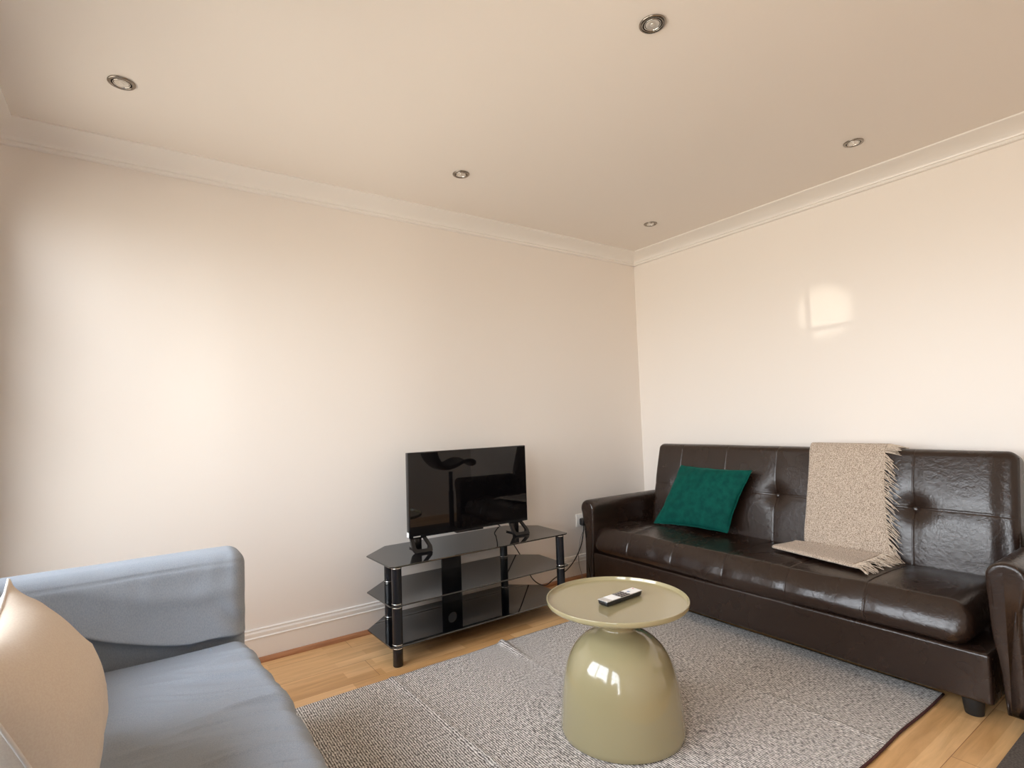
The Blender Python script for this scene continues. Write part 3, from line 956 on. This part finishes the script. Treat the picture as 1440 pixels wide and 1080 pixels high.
# ------------------------------------------------------------------ blue-grey sofa on the left
bs = thing('fabric_sofa', (-3.45, -1.55, 0), 'blue-grey fabric sofa with loose wrinkled cover in the left foreground', 'sofa')
AY = -.835
def bs_arm(p, n):
    w = p + V((-3.445, AY + .085, .375))
    # inner side (towards the camera): the cover bellies out, then tucks under a sagging fold
    if p.y < -.02:
        s = max(0.0, min(1.0, (w.x + 3.86) / .84))
        fold = .445 + .11 * (max(0.0, -3.168 - w.x) / .322) ** 1.5 - .012 * max(0.0, (w.x + 3.12) / .12)
        d = w.z - fold + .006 * noise.noise(V((w.x * 9, 2, 3)))
        belly = .040 * math.exp(-d / .085) if d > 0 else .040 * gauss(d, .009) - .016 * (1 - gauss(d, .02))
        belly += .010 * gauss(d - .10 - .05 * s, .03) * s
        w.y -= belly * min(1, max(0, (-p.y - .02) / .04)) * (.45 + .55 * math.sin(math.pi * min(1, max(0, s * .93 + .05))) ** .6)
        w.y -= .004 * nz(w, 5, 2) + .002 * nz(V((w.x * 3, w.y, w.z)), 8, 5)
        w.y += .0045 * gauss(w.z - .676 - .004 * math.sin(w.x * 3), .0026)
        # stretch creases at the front bottom corner
        w.y -= .006 * math.sin((w.x * .8 + w.z * .9) * 70) * gauss(w.x + 3.02, .07) * gauss(w.z - .50, .06)
    w.z += .003 * noise.noise(V((w.x * 6, 3, 1)))
    return w
obj('arm', rbox(.445, .085, .337, .055, 90, 4, 150, bs_arm, ne=8), 'blue', bs)
obj('arm', rbox(.445, .085, .337, .055, 20, 4, 16, lambda p, n: p + V((-3.445, -2.38, .375)), ne=5), 'blue', bs)
obj('backrest', rbox(.085, .80, .37, .06, 6, 40, 20, lambda p, n: p + V((-3.775, -1.56, .40)) + V((p.z * -.06, 0, 0)), ne=5), 'blue', bs)
def bs_seat(p, n):
    w = p + V((-3.362, -1.562, .342))
    if p.z > -.02:
        up = min(1, max(0, (p.z + .02) / .05))
        x, y = w.x, w.y
        e = .0
        # crown and edge wrinkles
        e += .010 * (1 - ((y + 1.56) / .75) ** 2)
        e -= .010 * gauss(y + .90, .10)
        rx = max(0, 1 - abs(x + 3.05) / .32)
        u = y * 1.0 + (x + 3.0) * .42 + .03 * noise.noise(V((x * 4, y * 4, 2)))
        rid = lambda a, b, c_: max(0.0, 1 - abs(noise.noise(V((a, b, c_)))) * 3.0) ** 3
        e += (.011 * rid(u * 9, x * 1.6, 4) + .0065 * rid(u * 17, x * 2.5, 9)) * max(0, 1 - abs(x + 3.08) / .36) * min(1, max(0, (-.95 - y) / .20 + .15))
        e += .006 * rx * (noise.noise(V((u * 17, x * 2.2, 4))) + .6 * noise.noise(V((u * 34, x * 3.5, 8)))) * min(1, max(0, (-.93 - y) / .15 + .25))
        e += .005 * noise.noise(V((x * 3.2, y * 3.2, 6)))
        e -= .020 * gauss(math.hypot(x + 3.38, (y + 1.50) * .8), .17)
        w.z += e * up
    if p.x > .25:
        w.x += .010 * noise.noise(V((w.y * 5, w.z * 6, 3))) + .004 * noise.noise(V((w.y * 22, w.z * 14, 3)))
        w.x += .022 * gauss(w.y + 1.50, .55) - .012
    return w
obj('seat_cushion', rbox(.370, .732, .085, .05, 110, 230, 3, bs_seat, ne=7), 'blue', bs)
obj('base', B(-3.86, -3.05, -2.30, -.80, .09, .275, bevel=.02), 'blue', bs)
for fx in (-3.78, -3.10):
    for fy in (-.80, -2.34): obj('leg', L([(.02, 0), (.026, .10)], (fx, fy, .0005 if fx < -3.5 else .0005), 16), 'black_plastic', bs, angle=40)

pc = thing('cushion', (-3.58, -1.38, .43), 'cream cotton square cushion leaning at the left edge on the blue-grey sofa', 'cushion')
PTL, PTR, PBR, PBL = P4 = ((-3.535, -1.85, .800), (-3.548, -1.37, .830), (-3.428, -1.32, .480), (-3.395, -1.80, .460))
bm, seam = pillow_bm(*P4, .190, n=80, seed=11, pinch=.10, wr=.004, creases=.0028, ridge=.006, bexp=.62)
obj('cover', bm, 'cream', pc)
obj('piping', tube(bmesh.new(), seam, .0035, 6, closed=True), 'cream_seam', pc)

# ------------------------------------------------------------------ bar stool (seen mirrored in the television screen)
sl = thing('bar_stool', (-.765, -2.72, .0135), 'black bar stool with curved seat, mirrored in the television screen', 'stool')
sc_ = (-.765, -2.72, .0135)
obj('base', L([(.19, 0), (.195, .004), (.19, .010), (.12, .018), (.05, .026), (.032, .04)], sc_, 48), 'black_metal', sl, angle=40)
obj('pole', L([(.026, .035), (.026, .40), (.020, .405), (.020, .60)], sc_, 24), 'black_metal', sl, angle=40)
def stool_seat():
    prof = smooth_path([(-.26, 0, .83), (-.235, 0, .74), (-.18, 0, .665), (-.09, 0, .635), (.0, 0, .65), (.09, 0, .685), (.17, 0, .685), (.225, 0, .655)], 5)
    bm = bmesh.new(); n = 12; G = []
    for p in prof:
        G.append([bm.verts.new((sc_[0] + p.x, sc_[1] + .19 * (2 * k / n - 1) * (1 - .25 * max(0, p.x / .225) ** 3), p.z + .03 * abs(2 * k / n - 1) ** 2.5)) for k in range(n + 1)])
    for A, C in zip(G, G[1:]):
        for k in range(n): bm.faces.new((A[k], A[k + 1], C[k + 1], C[k]))
    return bm
o = obj('seat', stool_seat(), 'gloss_black', sl)
sm = o.modifiers.new('thickness', 'SOLIDIFY'); sm.thickness = .03; sm.offset = -1

# ------------------------------------------------------------------ daylight
w = bpy.data.worlds.new('sky'); scene.world = w; w.use_nodes = True
nt = w.node_tree; nt.nodes.clear()
out = nt.nodes.new('ShaderNodeOutputWorld'); bg = nt.nodes.new('ShaderNodeBackground')
tc = nt.nodes.new('ShaderNodeTexCoord'); sx = nt.nodes.new('ShaderNodeSeparateXYZ')
nt.links.new(tc.outputs['Generated'], sx.inputs[0])
rp = nt.nodes.new('ShaderNodeValToRGB')
mr = N(nt, 'ShaderNodeMapRange'); mr.inputs[1].default_value = -1; mr.inputs[2].default_value = 1
nt.links.new(sx.outputs[2], mr.inputs[0]); nt.links.new(mr.outputs[0], rp.inputs[0])
e = rp.color_ramp.elements
e[0].position = .0; e[0].color = (.36, .32, .27, 1)
e[1].position = 1.0; e[1].color = (.72, .86, 1.10, 1)
for ps, cl in ((.47, (.58, .54, .48, 1)), (.53, (.95, .97, 1.0, 1)), (.70, (.95, 1.0, 1.08, 1))):
    k = e.new(ps); k.color = cl
nt.links.new(rp.outputs[0], bg.inputs[0]); bg.inputs[1].default_value = 13.0
nt.links.new(bg.outputs[0], out.inputs[0])
# portal that guides the sky sampling through the window
for a, b in WINS:
    pl = bpy.data.lights.new('window_portal', 'AREA'); pl.shape = 'RECTANGLE'; pl.size = b - a; pl.size_y = WZ1 - WZ0
    pl.cycles.is_portal = True
    po = bpy.data.objects.new('window_portal', pl); COL.objects.link(po)
    po.location = (X0 - .155, (a + b) / 2, (WZ0 + WZ1) / 2); po.rotation_euler = (R(90), 0, R(-90))
# sun glancing back off a house across the street, through one pane, onto the right wall
src = V((-13.0, .841, 1.895)); aim = V((0, -1.442, 1.708))
gl = bpy.data.lights.new('sun_glint', 'SPOT'); gl.energy = 1500; gl.spot_size = R(1.66); gl.spot_blend = .8; gl.shadow_soft_size = .012; gl.color = (1, .93, .78)
go = bpy.data.objects.new('sun_glint', gl); COL.objects.link(go); go.location = src
go.rotation_euler = (aim - src).to_track_quat('-Z', 'Y').to_euler()

# ------------------------------------------------------------------ camera
cam = bpy.data.cameras.new('camera'); co = bpy.data.objects.new('camera', cam); COL.objects.link(co)
cam.sensor_width = 36; cam.lens = 761.319 / 1440 * 36; cam.clip_start = .02
yaw, pit, rol = .6133288908, .06406477764, -.03374618107
f = V((math.sin(yaw) * math.cos(pit), math.cos(yaw) * math.cos(pit), math.sin(pit)))
rt = V((math.cos(yaw), -math.sin(yaw), 0)); up = rt.cross(f)
r2 = math.cos(rol) * rt + math.sin(rol) * up; u2 = -math.sin(rol) * rt + math.cos(rol) * up
mw = Matrix((r2, u2, -f)).transposed().to_4x4(); mw.translation = V((-3.33566, -2.96161, 1.13729))
co.matrix_world = mw
scene.camera = co

scene.view_settings.view_transform = 'Standard'
scene.view_settings.look = 'None'
scene.view_settings.exposure = 0.12
scene.view_settings.gamma = 1.0
scene.view_settings.use_curve_mapping = False
scene.cycles.use_denoising = True
scene.cycles.max_bounces = 14
scene.cycles.diffuse_bounces = 10
scene.cycles.transparent_max_bounces = 16
scene.cycles.caustics_reflective = False
scene.cycles.caustics_refractive = False
